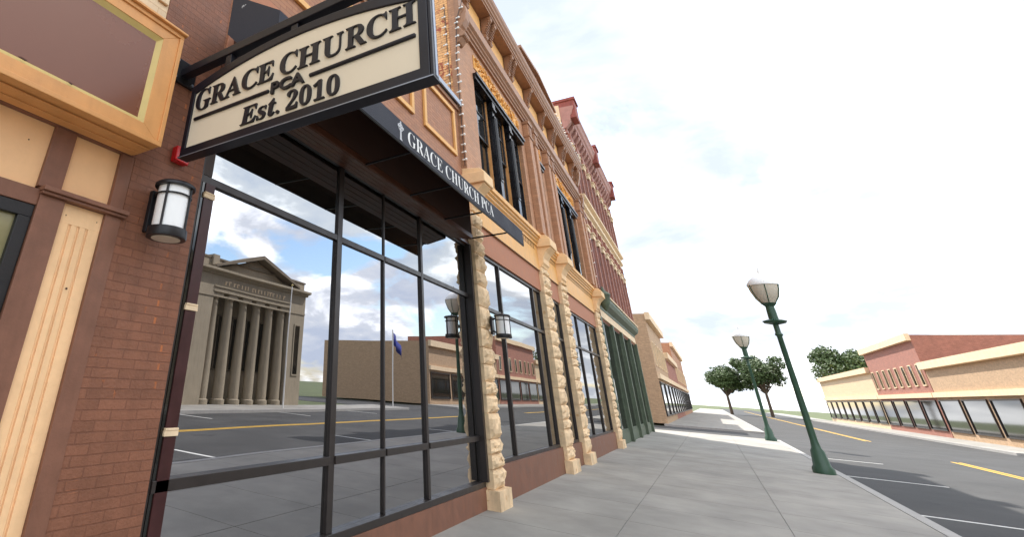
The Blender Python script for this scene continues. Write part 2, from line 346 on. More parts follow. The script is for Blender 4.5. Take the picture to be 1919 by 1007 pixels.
MB().box(1.145, 1.725, 2.935, 3.05, 0.945, 0.974).box(1.15, 1.715, 2.955, 3.05, 0.926, 0.9445).build('cap_moulding', TRIMB, B, bevel=0.004)
MB().box(-0.4, 1.13, 3.035, 3.055, 0.956, 1.384).build('tan_panel', TANP, B, label='wide flat tan panel above the shop window')
MB().box(1.27, 1.60, 3.035, 3.055, 0.976, 1.384).build('tan_panel', TANP, B, label='square tan panel above the fluted pilaster')
fl = MB().box(1.311, 1.584, 3.0225, 3.056, GZ+0.251, 0.924)
zt = 0.80
edges = [1.311, 1.375, 1.395, 1.432, 1.452, 1.489, 1.509, 1.584]
for i in range(0, 7, 2): fl.box(edges[i], edges[i+1], 3.012, 3.022, GZ+0.5, zt)
fl.box(1.311, 1.584, 3.012, 3.022, zt, 0.924).box(1.311, 1.584, 3.012, 3.022, GZ+0.252, GZ+0.5)
for a, b in ((1.375, 1.395), (1.432, 1.452), (1.489, 1.509)):
    fl.prism([(a+0.002, 3.022), (b-0.002, 3.022), ((a+b)/2, 3.018)], 'z', GZ+0.5, zt)
fl.build('fluted_panel', TANW, B, bevel=0.0025)
wf = MB(); frame_y(wf, -1.5, 1.152, GZ+0.51, 0.853, 0.075, 3.005, 3.058)
wo = wf.build('window_frame', BLACK, B, bevel=0.004)
MB().box(-1.43, 1.08, 3.04, 3.055, GZ+0.58, 0.779).build('pane', mat('curtained_glass', srgb(140, 134, 98), 0.12, 0.6, vary=0.25, scale=3), wo)
MB().box(-1.2, 0.9, 3.3, 3.35, GZ+0.6, 0.7).build('roller_blind', CREAM, wo)
# junction plate on the cream wall
for (x, y, z, r_) in ((1.01, 3.034, 1.24, 0.0045), (1.345, 3.011, 0.85, 0.0035), (1.55, 3.011, 0.86, 0.0035), (1.47, 3.011, 0.42, 0.007)):
    MB().tube((x, y, z), (x, y-0.002, z), r_, 10).build('nail_head', DARKL, B)
jb = thing('utility_cover', 'small white cover plate on the cream brick wall above the cabinet', 'utility cover', (1.60, 3.0, 2.85))
MB().box(1.565, 1.66, 2.975, 2.999, 2.78, 2.96).build('plate', CREAM, jb, bevel=0.005)
mb = MB()
for x, z in ((1.59, 2.82), (1.635, 2.92)): mb.tube((x, 2.975, z), (x, 2.970, z), 0.008)
mb.build('screw', FRAME, jb)

# cabinet sign (blank)
C = thing('sign_cabinet', 'blank maroon sign board in a tan and gold moulded frame over the shop window', 'sign cabinet', (0, 2.86, 1.41))
x0, x1, z0, z1, yf = -2.2, 1.70, 1.41, 2.362, 2.722
cb = MB()
w = 0.155
cb.prism([(x0, z0), (x1, z0), (x1-w, z0+w*0.76), (x0+w, z0+w*0.76)], 'y', yf, 2.989)
cb.prism([(x0, z1), (x0+w, z1-w*0.76), (x1-w, z1-w*0.76), (x1, z1)], 'y', yf, 2.989)
cb.prism([(x1, z0), (x1, z1), (x1-w, z1-w*0.76), (x1-w, z0+w*0.76)], 'y', yf, 2.989)
cb.prism([(x0, z0), (x0+w, z0+w*0.76), (x0+w, z1-w*0.76), (x0, z1)], 'y', yf, 2.989)
cb.build('frame', ORG, C, bevel=0.003)
ed = MB(); frame_y(ed, x0-0.006, x1+0.006, z0-0.004, z1+0.002, 0.034, yf-0.014, yf-0.0005)
ed.build('edge_moulding', ORG, C, bevel=0.004)
MB().box(x0-0.02, x1+0.02, yf-0.04, 2.989, z1+0.003, z1+0.022).build('top_cap', ORG, C, bevel=0.003)
gd = MB()
a0, a1, c0, c1, gw = x0+w, x1-w, z0+w*0.76, z1-w*0.76, 0.037
def ring_slope(mb, a0, a1, c0, c1, g, yo, yi):
    o = [(a0, c0), (a1, c0), (a1, c1), (a0, c1)]; i = [(a0+g, c0+g), (a1-g, c0+g), (a1-g, c1-g), (a0+g, c1-g)]
    v = [(p[0], yo, p[1]) for p in o]+[(p[0], yi, p[1]) for p in i]+[(p[0], yi+0.06, p[1]) for p in o]
    mb.add(v, [(k, (k+1) % 4, (k+1) % 4+4, k+4) for k in range(4)]); return mb
ring_slope(gd, a0-0.001, a1+0.001, c0-0.001, c1+0.001, gw, yf+0.004, yf+0.034).build('gold_bevel', GOLD, C)
MB().box(a0+gw-0.012, a1-gw+0.012, yf+0.034, yf+0.05, c0+gw-0.012, c1-gw+0.012).build('board', PANEL, C)
for (x, z, l) in ((1.02, 1.546, 0.03), (0.74, 1.55, 0.05)):
    MB().prism([(x-l/2, z), (x-l/5, z+0.007), (x+l/2, z+0.003), (x+l/3, z-0.006)], 'y', yf-0.003, yf+0.002).build('paint_chip', DARKL, C)
sof = MB()
sof.box(x0+0.02, x1-0.02, 2.80, 2.985, z0-0.016, z0-0.004).box(x0+0.02, x1-0.04, 2.90, 2.984, z0-0.024, z0-0.0165)
sof.build('soffit', ORG, C, bevel=0.003)

# ------------------------------------------------------------------ church building
GY = 3.05
CH = thing('church_building', 'brown painted brick storefront building with tan rectangle mouldings and dark glass', 'building', (5.0, 3.2, GZ))
w = MB()
w.box(1.701, 2.31, 3.0, 3.6, GZ, 2.6)                     # pier
w.box(1.676, 8.5, 3.0, 11.0, 2.6, 5.40)
w.build('wall', BROWN3, CH)
MB().box(1.702, 2.312, 2.994, 2.9995, GZ+0.3, 2.6).box(1.6765, 2.312, 2.994, 2.9995, 2.6, 5.39).build('brick_pier', BROWN, CH)
MB().box(2.33, 8.49, 2.975, 2.9985, 2.62, 3.735).build('plain_band', STUCCO, CH, bevel=0.004)
for a, b in ((2.95, 4.40), (4.87, 6.34), (6.76, 8.21)):
    m_ = MB(); frame_y(m_, a, b, 4.08, 5.12, 0.085, 2.955, 2.9985); m_.build('rectangle_moulding', BAND, CH, bevel=0.006)
MB().box(1.677, 8.49, 2.93, 11.02, 5.401, 5.44).box(1.677, 8.49, 2.90, 2.9295, 5.33, 5.445).build('coping', METAL, CH, bevel=0.004)
MB().box(1.677, 8.49, 2.96, 2.9985, 5.24, 5.33).build('coping_trim', CORN, CH)
MB().box(2.32, 8.5, 3.4, 3.5, GZ, 2.6).build('inner_wall', FABRICU, CH)
# boarded fascia above the glass
fb = MB()
fb.box(2.32, 8.46, 2.985, 3.10, 2.395, 2.62)
for k in range(3): fb.box(2.32, 8.46, 2.965, 2.9845, 2.41+k*0.07, 2.41+k*0.07+0.058)
fb.build('fascia', BOARD, CH, bevel=0.003)
MB().box(2.32, 8.46, 2.955, 2.9645, 2.395, 2.404).build('drip_flashing', METAL, CH)
# storefront frame
TR = 1.475; HD = 2.36
sf = MB()
sf.box(2.31, 8.46, 3.015, 3.10, HD, 2.3945)
XM = [(2.31, 2.345, 0), (4.335, 4.43, 0.0), (5.405, 5.44, -0.01), (6.505, 6.57, 0.0), (8.40, 8.46, 0)]
for a, b, p in XM: sf.box(a, b, 3.015-p, 3.10, GZ+0.35, HD)
for i in range(4): sf.box(XM[i][1], XM[i+1][0], 3.018, 3.10, TR-0.032, TR+0.032)
for i in range(4): sf.box(XM[i][1], XM[i+1][0], 3.0, 3.10, -0.72, -0.65)
sf.box(2.31, 8.46, 2.985, 3.12, GZ+0.28, GZ+0.35)
FRO = sf.build('storefront_frame', FRAME, CH, bevel=0.003)
tilt = 0.0
for i in range(4):
    a, b = XM[i][1], XM[i+1][0]
    h = HD-(TR+0.033); y0 = GY-0.01; y1 = y0+math.tan(tilt)*h
    MB().add([(a, y0, TR+0.033), (b, y0, TR+0.033), (b, y1, HD), (a, y1, HD), (a, y0+0.012, TR+0.033), (b, y0+0.012, TR+0.033), (b, y1+0.012, HD), (a, y1+0.012, HD)],
             [(0, 1, 2, 3), (7, 6, 5, 4), (0, 4, 5, 1), (3, 2, 6, 7), (1, 5, 6, 2), (0, 3, 7, 4)]).build('pane', GL1, FRO)
    MB().box(a, b, GY, GY+0.012, -0.65, TR-0.033).build('pane', GL2, FRO)
    MB().box(a, b, GY, GY+0.012, GZ+0.35, -0.72).build('pane', GL2, FRO)
MB().box(2.31, 8.46, 2.98, 3.3, GZ, GZ+0.28).build('stall_riser', TRIMB, CH)
MB().box(8.375, 8.455, 2.925, 3.014, GZ+0.351, 2.38).build('jamb', FRAME, CH)
# narrow corner post with cream bands, left edge of the glass
cp = MB().box(2.375, 2.475, 3.0, 3.045, GZ+0.352, TR-0.036)
cpo = cp.build('corner_post', mat('maroon_post', srgb(62, 30, 30), 0.4, vary=0.25), CH)
for z in (1.31, 0.42, -0.4): MB().box(2.365, 2.482, 2.99, 3.046, z, z+0.035).box(2.370, 2.478, 2.986, 3.046, z+0.0355, z+0.05).build('band', CRST, cpo, bevel=0.003)
MB().box(2.346, 2.374, 3.01, 3.045, GZ+0.352, TR-0.036).build('glass_strip', GLD, CH)
MB().box(2.346, 2.44, 3.02, 3.035, TR+0.036, HD-0.002).build('corner_panel', mat('dark_corner_panel', srgb(58, 44, 36), 0.5, vary=0.3), CH)

# awning, fixed to a boarded bulkhead that stands out over the glass
AY = 2.05; YB = 2.64
MB().prism([(YB, 2.275), (2.984, 2.345), (2.984, 2.96), (YB, 2.96)], 'x', 2.40, 7.72).build('bulkhead', FABRICU, CH)
MB().box(2.40, 7.72, YB-0.012, YB-0.0005, 2.268, 2.345).build('bulkhead_trim', BOARD, CH, bevel=0.003)
bo_ = MB()
for k in range(4):
    ya, yb = YB+0.004+k*0.085, YB+0.004+k*0.085+0.079; za, zb = 2.275+(ya-YB)*0.2035, 2.275+(yb-YB)*0.2035
    bo_.prism([(ya, za-0.012), (yb, zb-0.012), (yb, zb-0.0008), (ya, za-0.0008)], 'x', 2.405, 7.715)
bo_.build('soffit_boards', BOARD, CH, bevel=0.002)
AW = thing('awning', 'charcoal fabric awning with white church name along its front', 'awning', (6.0, YB, 2.3))
tk = 0.012
ab = MB().prism([(AY, 2.315), (AY, 2.575), (YB-0.004, 3.03), (YB-0.004, 3.012), (AY+tk, 2.56), (AY+tk, 2.315)], 'x', 2.06, 8.61)
ab.build('canopy', FABRIC, AW)
for a, b in ((2.046, 2.0595), (8.6105, 8.624)):
    MB().prism([(AY, 2.315), (AY, 2.575), (YB-0.004, 3.03), (YB-0.004, 2.60), (AY+0.42, 2.42)] if a < 5 else [(AY, 2.315), (AY, 2.575), (YB-0.004, 3.03), (YB-0.004, 2.97), (AY+0.05, 2.49)], 'x', a, b).build('end_panel', FABRIC, AW)
MB().prism([(AY+tk+0.001, 2.32), (AY+tk+0.001, 2.553), (YB-0.006, 3.004), (YB-0.006, 2.99), (AY+tk+0.006, 2.545), (AY+tk+0.006, 2.32)], 'x', 2.062, 8.605).build('lining', FABRICU, AW)
fr = MB(); fr.tube((2.05, AY+0.013, 2.308), (8.62, AY+0.013, 2.308), 0.010)
fr.build('front_rail', BLACK, AW)
for x in (3.17, 4.285, 5.41, 6.55, 7.69):
    MB().bar((x, YB-0.013, 2.276), (x, AY+0.02, 2.299), 0.02, 0.02).build('strut', BLACK, AW)
mk_ = MB()
for y, z, l, h in ((2.50, 2.83, 0.004, 0.022), (2.49, 2.84, 0.004, 0.012), (2.48, 2.83, 0.004, 0.02), (2.49, 2.828, 0.012, 0.003), (2.462, 2.835, 0.006, 0.008)): mk_.box(2.0435, 2.0455, y-l, y+l, z-h/2, z+h/2)
mk_.build('maker_mark', GREYL, AW)
text(bs('GRACE CHURCH PCA'), 'lettering', WHITE, AW, (4.20, AY-0.002, 2.362), (1, 0, 0), (0, 0, 1), 0.168, width=2.83, depth=0.002, offset=-0.011, cap=0.676)
cx_, cz_ = 4.03, 2.465
cr = MB()
yq0, yq1 = AY-0.003, AY-0.0005
n = 20
for i in range(n):
    t0, t1 = 2*math.pi*i/n, 2*math.pi*(i+1)/n
    q = [(cx_+r*math.cos(t)*1.1, cz_+0.02+r*math.sin(t)) for r, t in ((0.048, t0), (0.048, t1), (0.034, t1), (0.034, t0))]
    cr.prism(q, 'y', yq0, yq1)
cr.prism([(cx_-0.02, 2.335), (cx_+0.02, 2.335), (cx_+0.013, 2.555), (cx_-0.013, 2.555)], 'y', yq0-0.001, yq0-0.0003)
cr.prism([(cx_-0.068, cz_+0.036), (cx_-0.068, cz_+0.006), (cx_, cz_+0.012), (cx_+0.068, cz_+0.006), (cx_+0.068, cz_+0.036), (cx_, cz_+0.03)], 'y', yq0-0.0025, yq0-0.0012)
cr.prism([(cx_-0.03, 2.328), (cx_+0.03, 2.328), (cx_+0.024, 2.345), (cx_-0.024, 2.345)], 'y', yq0-0.0035, yq0-0.0028)
cr.build('ringed_cross_emblem', GREYL, AW)

# projecting sign
SX = 1.90
SG = thing('hanging_sign', 'beige arched double sided church sign in black frame hung from a wall beam', 'sign', (1.95, 2.9, 2.25))
YL, YR, ZB, ZC, ZP = 2.765, 0.795, 1.425, 2.03, 2.155
def arch(y0, y1, zb, zc, zp, n=18):
    pts = [(y0, zb), (y1, zb)]
    for i in range(n+1):
        t = i/n; y = y1+(y0-y1)*t; pts.append((y, zc+(zp-zc)*(1-(2*t-1)**2)))
    return pts
MB().prism(arch(YL-0.02, YR+0.02, ZB+0.02, ZC-0.01, ZP-0.01), 'x', SX+0.012, SX+0.06).build('sign_face', SIGNF, SG)
ro = arch(YL, YR, ZB, ZC, ZP); ri = arch(YL-0.05, YR+0.056, ZB+0.062, ZC-0.075, ZP-0.066)
rg = MB(); n = len(ro); v = []
for xx in (SX, SX+0.072):
    v += [(xx, *p) for p in ro]+[(xx, *p) for p in ri]
f = []
for k in range(n):
    j = (k+1) % n; f += [(k, j, n+j, n+k), (2*n+k, 3*n+k, 3*n+j, 2*n+j), (k, 2*n+k, 2*n+j, j), (n+k, n+j, 3*n+j, 3*n+k)]
rg.add(v, f).build('frame', SIGNK, SG, bevel=0.006)
lip = MB().box(SX-0.010, SX+0.082, YR-0.02, YL+0.004, ZB-0.014, ZB-0.001).box(SX+0.004, SX+0.07, YR-0.018, YR-0.001, ZB, ZC+0.01)
lip.build('edge_channel', METAL if False else SIGNK, SG, bevel=0.003)
MB().box(SX-0.0125, SX-0.0102, YR-0.02, YL, ZB-0.015, ZB-0.009).box(SX+0.03, SX+0.055, YR-0.021, YR-0.0182, ZB+0.01, ZC).build('aluminium_trim', METAL, SG)
D = (0, -1, 0); U = (0, 0, 1)
def letters(sx, side):
    ux = (0, -1, 0) if side < 0 else (0, 1, 0)
    def at(y): return (sx, y if side < 0 else YL+YR-y, 0)
    def T(s, nm, y, z, h, wd, **k):
        o = at(y); return text(s, nm, SIGNK, SG, (o[0], o[1], z), ux, U, h, width=wd, **k)
    # each letter sits where the photograph shows it
    for s, y, yb, z, h in (('G', 2.683, 2.523, 1.782, 0.178), ('R', 2.515, 2.36, 1.795, 0.158), ('A', 2.366, 2.206, 1.798, 0.157), ('C', 2.2, 2.05, 1.80, 0.158), ('E', 2.045, 1.902, 1.802, 0.156),
                    ('C', 1.846, 1.702, 1.80, 0.16), ('H', 1.692, 1.515, 1.798, 0.155), ('U', 1.498, 1.343, 1.797, 0.155), ('R', 1.324, 1.178, 1.798, 0.158), ('C', 1.176, 1.04, 1.80, 0.158), ('H', 1.028, 0.864, 1.799, 0.156)):
        wd = y-yb
        T(bs(s), 'letter', y, z, h, wd, depth=0.011, offset=-0.004, cap=0.676, bevel=0.003)
    T('PCA', 'small_lettering', 1.902, 1.682, 0.082, 0.278, depth=0.022, offset=0.022, cap=0.7, bevel=0.003)
    T(bs('Est.'), 'date_lettering', 2.16, 1.515, 0.135, 0.345, depth=0.011, offset=-0.004, cap=0.676, bevel=0.003, shear=0.1)
    T(bs('2010'), 'date_lettering', 1.757, 1.510, 0.133, 0.40, depth=0.011, offset=-0.004, cap=0.676, bevel=0.003)
    for ya, yb in ((2.675, 1.925), (1.59, 0.868)):
        a, b = at(ya)[1], at(yb)[1]
        r = MB().box(sx-0.011, sx+0.011, min(a, b), max(a, b), 1.702, 1.727).build('rule', SIGNK, SG, bevel=0.008)
letters(SX+0.006, -1); letters(SX+0.066, 1)
bm_ = MB().box(SX, SX+0.075, 0.62, 2.96, 2.205, 2.28)
bm_.build('beam', SIGNK, SG, bevel=0.006)
for y, zt_ in ((2.40, 2.09), (1.76, 2.15), (1.10, 2.10)): MB().box(SX+0.01, SX+0.066, y-0.03, y+0.03, zt_-0.01, 2.204).build('hanger', SIGNK, SG, bevel=0.004)
MB().box(SX-0.075, SX+0.15, 2.96, 2.993, 2.15, 2.37).build('wall_plate', BLACK, SG, bevel=0.006)
bt_ = MB()
for dx in (-0.05, 0.125):
    for dz in (2.18, 2.34): bt_.tube((SX+dx, 2.96, dz), (SX+dx, 2.948, dz), 0.012)
bt_.build('bolt', METAL, SG)

# fire alarm strobe
FA = thing('fire_alarm_strobe', 'red fire alarm horn strobe on the brick pier under the hanging sign', 'fire alarm', (1.99, 2.99, 1.53))
MB().box(1.985, 2.11, 2.955, 2.993, 1.475, 1.60).build('back_box', REDP, FA, bevel=0.008)
MB().prism([(1.98, 1.60), (1.98, 1.48), (2.115, 1.47), (2.115, 1.61)], 'y', 2.925, 2.9545).build('housing', REDP, FA, bevel=0.01)
MB().lathe((0, 0, 0), [(0.001, 0), (0.001, 0.001)]).add([], [])
MB().prism([(2.02, 1.56), (2.02, 1.60), (2.075, 1.60), (2.075, 1.56)], 'y', 2.895, 2.9245).build('lens', CLEARW, FA, bevel=0.01)

# wall lanterns
def lantern(loc, label, s=1.0, r=0.122):
    L_ = thing('wall_lantern', label, 'wall lantern', loc, 'cylinder lanterns on the shopfront walls')
    x, y, z = loc   # wall point, middle of the lantern
    cy = y-0.215*s
    MB().box(x-0.062*s, x+0.062*s, y-0.045*s, y-0.002, z-0.155*s, z+0.155*s).build('back_plate', BLACK, L_, bevel=0.006)
    MB().tube((x, y-0.03, z+0.10*s), (x, cy+r*0.9, z+0.13*s), 0.016*s).tube((x, y-0.03, z-0.08*s), (x, cy+r*0.8, z-0.15*s), 0.013*s).build('arm', BLACK, L_)
    k = s; R = r*s
    top = MB().lathe((x, cy, z), [(R*1.14, 0.148*k), (R*1.17, 0.152*k), (R*1.17, 0.168*k), (R*1.02, 0.182*k), (R*0.3, 0.2*k), (0.01, 0.205*k)], 28)
    top.tube((x, cy, z+0.2*k), (x, cy, z+0.225*k), 0.012*k)
    top.build('cap', BLACK, L_, smooth=True)
    bo = MB().lathe((x, cy, z), [(R*0.86, -0.215*k), (R*1.09, -0.215*k), (R*1.12, -0.205*k), (R*1.09, -0.15*k), (R*0.98, -0.148*k)], 28)
    bo.build('base_ring', BLACK, L_, smooth=True)
    MB().lathe((x, cy, z), [(R*0.80, -0.219*k), (R*0.80, -0.2155*k)], 28).build('lens', BEIGEG, L_)
    MB().lathe((x, cy, z), [(R*0.92, -0.149*k), (R*0.92, 0.15*k)], 32).build('shade', OPAL, L_, smooth=True)
    cg = MB()
    for t in (30, 120, 210, 300):
        t = math.radians(t); px_, py_ = x+R*math.cos(t)*1.0, cy+R*math.sin(t)*1.0
        cg.tube((px_, py_, z-0.16*k), (px_, py_, z+0.155*k), 0.0085*k, 8)
    nn = 32
    for i in range(nn):
        t0, t1 = 2*math.pi*i/nn, 2*math.pi*(i+1)/nn
        cg.tube((x+R*math.cos(t0), cy+R*math.sin(t0), z+0.088*k), (x+R*math.cos(t1), cy+R*math.sin(t1), z+0.088*k), 0.0065*k, 6)
    cg.build('cage', BLACK, L_, smooth=True)
    return L_
lantern((1.935, 2.994, 1.035), 'white cylinder lantern in a black cage beside the large shop window, left of the glass', 1.0)
lantern((8.78, 2.80, 1.02), 'white cylinder lantern in a black cage fixed to the rough stone pillar', 0.95)

# ------------------------------------------------------------------ brown two storey building
FY = 2.9; RB = 22.7
B2 = thing('brown_two_storey_building', 'brown painted brick building with black triple windows and a bracketed cornice', 'building', (15.5, 2.9, GZ))
WINS = [(9.45, 13.4, 3.93, 6.74), (14.75, 15.75, 4.0, 6.74), (17.0, 21.2, 3.93, 6.74)]
w = MB(); wall_with_holes(w, 8.52, RB, 3.90, 9.12, FY, 3.4, WINS); w.box(8.52, RB, 3.4, 14, GZ, 9.12)
w.build('wall', BROWN2, B2)
# exposed party wall on the near side
MB().box(8.50, 8.5195, 3.06, 14, 5.0, 9.14).build('party_wall', ORBR, B2, label='bare orange and red brick side wall above the church roof')
for a, b in ((13.80, 14.18), (14.50, 14.82), (16.15, 16.47), (16.72, 17.08), (21.55, 21.95), (22.3, 22.68)):
    MB().box(a, b, 2.74, FY-0.002, 4.0, 7.53).build('pilaster', BROWN2, B2, bevel=0.01)
for a, b in ((13.80, 14.18), (14.50, 14.82), (16.15, 16.47), (16.72, 17.08), (21.55, 21.95), (22.3, 22.68)):
    pl = MB(); pl.box(a-0.03, b+0.03, 2.71, FY-0.001, 7.0, 7.06).box(a-0.04, b+0.04, 2.70, FY-0.001, 7.44, 7.53)
    for q in (0.2, 0.5, 0.8): pl.box(a+(b-a)*q-0.03, a+(b-a)*q+0.03, 2.72, 2.7395, 7.1, 7.4)
    pl.build('pilaster_cap', CORN, B2)
def relief(a, b, z0, z1):
    m_ = MB().box(a, b, FY-0.02, FY-0.0005, z0, z1)
    rr = random.Random(int(a*10)); n_ = int((b-a)*26)
    for i in range(n_):
        cx0 = a+0.04+(b-a-0.08)*rr.random(); cz0 = z0+0.05+(z1-z0-0.1)*rr.random(); t = rr.random()*math.pi; l = 0.05+0.06*rr.random(); h = 0.014
        dx, dz = math.cos(t)*l, math.sin(t)*l; px, pz = -math.sin(t)*h, math.cos(t)*h; d_ = 0.022+0.03*rr.random()
        m_.prism([(cx0-dx, cz0-dz), (cx0+px, cz0+pz), (cx0+dx, cz0+dz), (cx0-px, cz0-pz)], 'y', FY-0.02-d_, FY-0.0205)
    m_.build('carved_panel', ORNA, B2)
relief(9.55, 13.2, 6.96, 7.34); relief(14.75, 15.75, 6.98, 7.32); relief(17.2, 21.0, 6.96, 7.34)
# windows
def upper_window(a, b, z0, z1, n):
    f = MB(); yo = FY+0.10
    frame_y(f, a, b, z0, z1, 0.09, yo, yo+0.2)
    f.box(a-0.02, b+0.06, FY-0.06, yo-0.0005, z1-0.16, z1-0.002).box(a-0.02, b+0.08, FY-0.10, FY-0.0605, z1-0.06, z1+0.01)
    cw = 0.24; uw = ((b-a)-(n-1)*cw)/n; cols = []
    wnd = f.build('window', BLACKW, B2, bevel=0.005)
    for i in range(n):
        u0 = a+i*(uw+cw); u1 = u0+uw
        s = MB(); zz = z0+0.09; zm = z0+(z1-z0)*0.50
        frame_y(s, u0+0.09, u1-0.05, zz, zm+0.03, 0.055, yo+0.06, yo+0.12); frame_y(s, u0+0.09, u1-0.05, zm-0.03, z1-0.2, 0.055, yo+0.02, yo+0.0595)
        s.box(u0+0.1, u1-0.06, yo+0.01, yo+0.06, z1-0.2, z1-0.1)
        s.box(u0+0.145, u1-0.105, yo+0.03, yo+0.055, z1-0.75, z1-0.71)
        s.build('sash', BLACKW, wnd, bevel=0.004)
        MB().box(u0+0.14, u1-0.1, yo+0.085, yo+0.095, zz+0.05, zm-0.03).box(u0+0.14, u1-0.1, yo+0.042, yo+0.05, zm+0.02, z1-0.25).build('pane', GL3, wnd)
        MB().box(u0+0.075, u0+0.0895, yo-0.01, yo+0.1, zz, z1-0.17).box(u1-0.0495, u1-0.035, yo-0.01, yo+0.1, zz, z1-0.17).build('tan_bead', ORG, wnd)
        if i < n-1:
            c = MB(); x0_, x1_ = u1, u1+cw; ym = FY-0.02
            c.box(x0_, x1_, yo-0.001, yo+0.2, z0+0.09, z1-0.09)
            c.box(x0_+0.05, x1_-0.05, ym, yo-0.0015, z0+0.0, z1-0.161)
            c.box(x0_+0.02, x1_-0.02, ym-0.03, yo-0.002, z0+0.0, z0+0.5).box(x0_+0.02, x1_-0.02, ym-0.03, yo-0.002, z1-0.34, z1-0.1615)
            c.box(x0_+0.03, x1_-0.03, ym-0.045, yo-0.003, z0+0.5, z0+0.56).box(x0_+0.01, x1_-0.01, ym-0.05, yo-0.003, z1-0.40, z1-0.345).box(x0_+0.03, x1_-0.03, ym-0.04, yo-0.003, z1-0.62, z1-0.57)
            c.tube(((x0_+x1_)/2, ym-0.01, z0+0.56), ((x0_+x1_)/2, ym-0.01, z1-0.62), 0.06, 10)
            c.build('column', BLACKW, wnd, bevel=0.006)
    MB().box(a+0.02, b-0.02, yo+0.25, yo+0.28, z0+0.02, z1-0.02).build('backing', BLACK, wnd)
    return wnd
upper_window(*WINS[0], 3); upper_window(*WINS[1], 1); upper_window(*WINS[2], 3)
# architrave, frieze, cornice
m_ = MB()
m_.prism([(FY-0.001, 7.55), (2.84, 7.55), (2.84, 7.62), (2.80, 7.64), (2.80, 7.70), (2.76, 7.73), (2.76, 7.78), (2.70, 7.83), (2.70, 7.90), (2.78, 8.0), (2.80, 8.4), (FY-0.001, 8.45)], 'x', 8.50, RB)
m_.build('architrave', CORN, B2)
for a, b in ((9.3, 10.35), (11.05, 12.35), (13.0, 14.4), (14.75, 16.25), (16.6, 17.6), (18.2, 19.3), (20.0, 21.3)): MB().box(a, b, FY-0.03, FY-0.0008, 8.50, 9.06).build('frieze_panel', BAND, B2, bevel=0.008)
m_ = MB()
m_.prism([(3.1, 9.125), (2.60, 9.125), (2.60, 9.19), (2.57, 9.21), (2.57, 9.29), (2.53, 9.33), (2.53, 9.40), (2.49, 9.46), (2.47, 9.56), (3.1, 9.62)], 'x', 8.45, RB-0.1)
m_.build('cornice', CORN, B2)
gb = MB()
gx0, gx1 = 13.1, 17.6
gm = (gx0+gx1)/2
gb.prism([(gx0, 9.55), (gx1, 9.55), (gx1, 9.74), (gm, 10.02), (gx0, 9.74)], 'y', 2.56, 3.05)
for sx_ in (-1, 1):
    xe = gm+sx_*(gx1-gm+0.08); ym = 2.44 if sx_ < 0 else 2.441
    v = [(xe, ym, 9.70), (gm, ym, 10.02), (gm, ym, 10.12), (xe, ym, 9.80), (xe, 3.1, 9.70), (gm, 3.1, 10.02), (gm, 3.1, 10.12), (xe, 3.1, 9.80)]
    gb.add(v, [(0, 1, 2, 3), (7, 6, 5, 4), (0, 4, 5, 1), (3, 2, 6, 7), (1, 5, 6, 2), (0, 3, 7, 4)])
gb.build('gable', CORN, B2)
def bracket(x):
    m_ = MB(); w_ = 0.07
    prof = [(2.88, 8.46), (2.82, 8.42), (2.77, 8.46), (2.76, 8.55), (2.79, 8.60), (2.78, 8.74), (2.74, 8.86), (2.68, 8.94), (2.62, 8.98), (2.60, 9.05), (2.62, 9.12), (2.88, 9.12)]
    m_.prism(prof, 'x', x-w_, x+w_)
    m_.tube((x-w_-0.015, 2.80, 8.52), (x+w_+0.015, 2.80, 8.52), 0.05, 10).tube((x-w_-0.015, 2.655, 9.05), (x+w_+0.015, 2.655, 9.05), 0.045, 10)
    for k in range(6):
        t = k/5; y = 2.775-0.10*t; z = 8.62+0.34*t; m_.box(x-w_-0.02, x+w_+0.02, y-0.02, y+0.02, z-0.015, z+0.02)
    m_.build('bracket', CORN, B2, bevel=0.008)
for x in (9.15, 10.55, 10.9, 12.5, 12.85, 14.6, 16.4, 17.8, 18.1, 19.5, 19.85, 21.4, 22.2): bracket(x)
# corner corbels at both ends
for x in (8.64, 22.45):
    MB().prism([(FY-0.002, 7.0), (2.84, 7.02), (2.76, 7.12), (2.74, 7.28), (2.80, 7.40), (2.74, 7.46), (2.66, 7.62), (2.63, 7.80), (2.64, 7.98), (FY-0.002, 7.98)], 'x', x-0.13, x+0.13).tube((x-0.16, 2.76, 7.2), (x+0.16, 2.76, 7.2), 0.075, 12).build('corner_corbel', CORN, B2, bevel=0.012)
    MB().prism([(2.9, 8.45), (2.74, 8.45), (2.62, 8.8), (2.58, 9.12), (2.9, 9.12)], 'x', x-0.12, x+0.12).build('corner_bracket', CORN, B2, bevel=0.012)
# storefront band
bd = MB()
bd.box(8.9, RB-0.2, 2.93, 3.4, 2.95, 3.93)
bd.prism([(2.9295, 3.60), (2.90, 3.60), (2.90, 3.66), (2.87, 3.68), (2.87, 3.745), (2.84, 3.765), (2.84, 3.83), (2.80, 3.85), (2.80, 3.95), (2.8995, 3.97), (2.9295, 3.93)], 'x', 8.95, RB-0.2)
bd.build('band', BAND, B2)
MB().box(8.95, RB-0.25, 2.865, 2.8695, 3.692, 3.70).box(8.95, RB-0.25, 2.835, 2.8395, 3.775, 3.785).box(8.95, RB-0.25, 2.92, 2.9295, 2.935, 2.95).build('band_shadow_strip', DARKL, B2)  # shade put in as thin dark strips along the band mouldings
x = 9.1
while x < 22.2:
    if not any(a-0.15 < x < b+0.15 for a, b in ((8.4, 9.0), (13.5, 14.5), (15.75, 16.75), (21.8, 22.9))): MB().box(x, x+0.07, 2.919, 2.9259, 3.47, 3.585).build('dentil', BAND, B2)
    x += 0.15
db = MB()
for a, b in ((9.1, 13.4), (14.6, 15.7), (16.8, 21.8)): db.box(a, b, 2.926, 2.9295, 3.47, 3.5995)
db.build('dentil_shadow_strip', DARKL, B2)
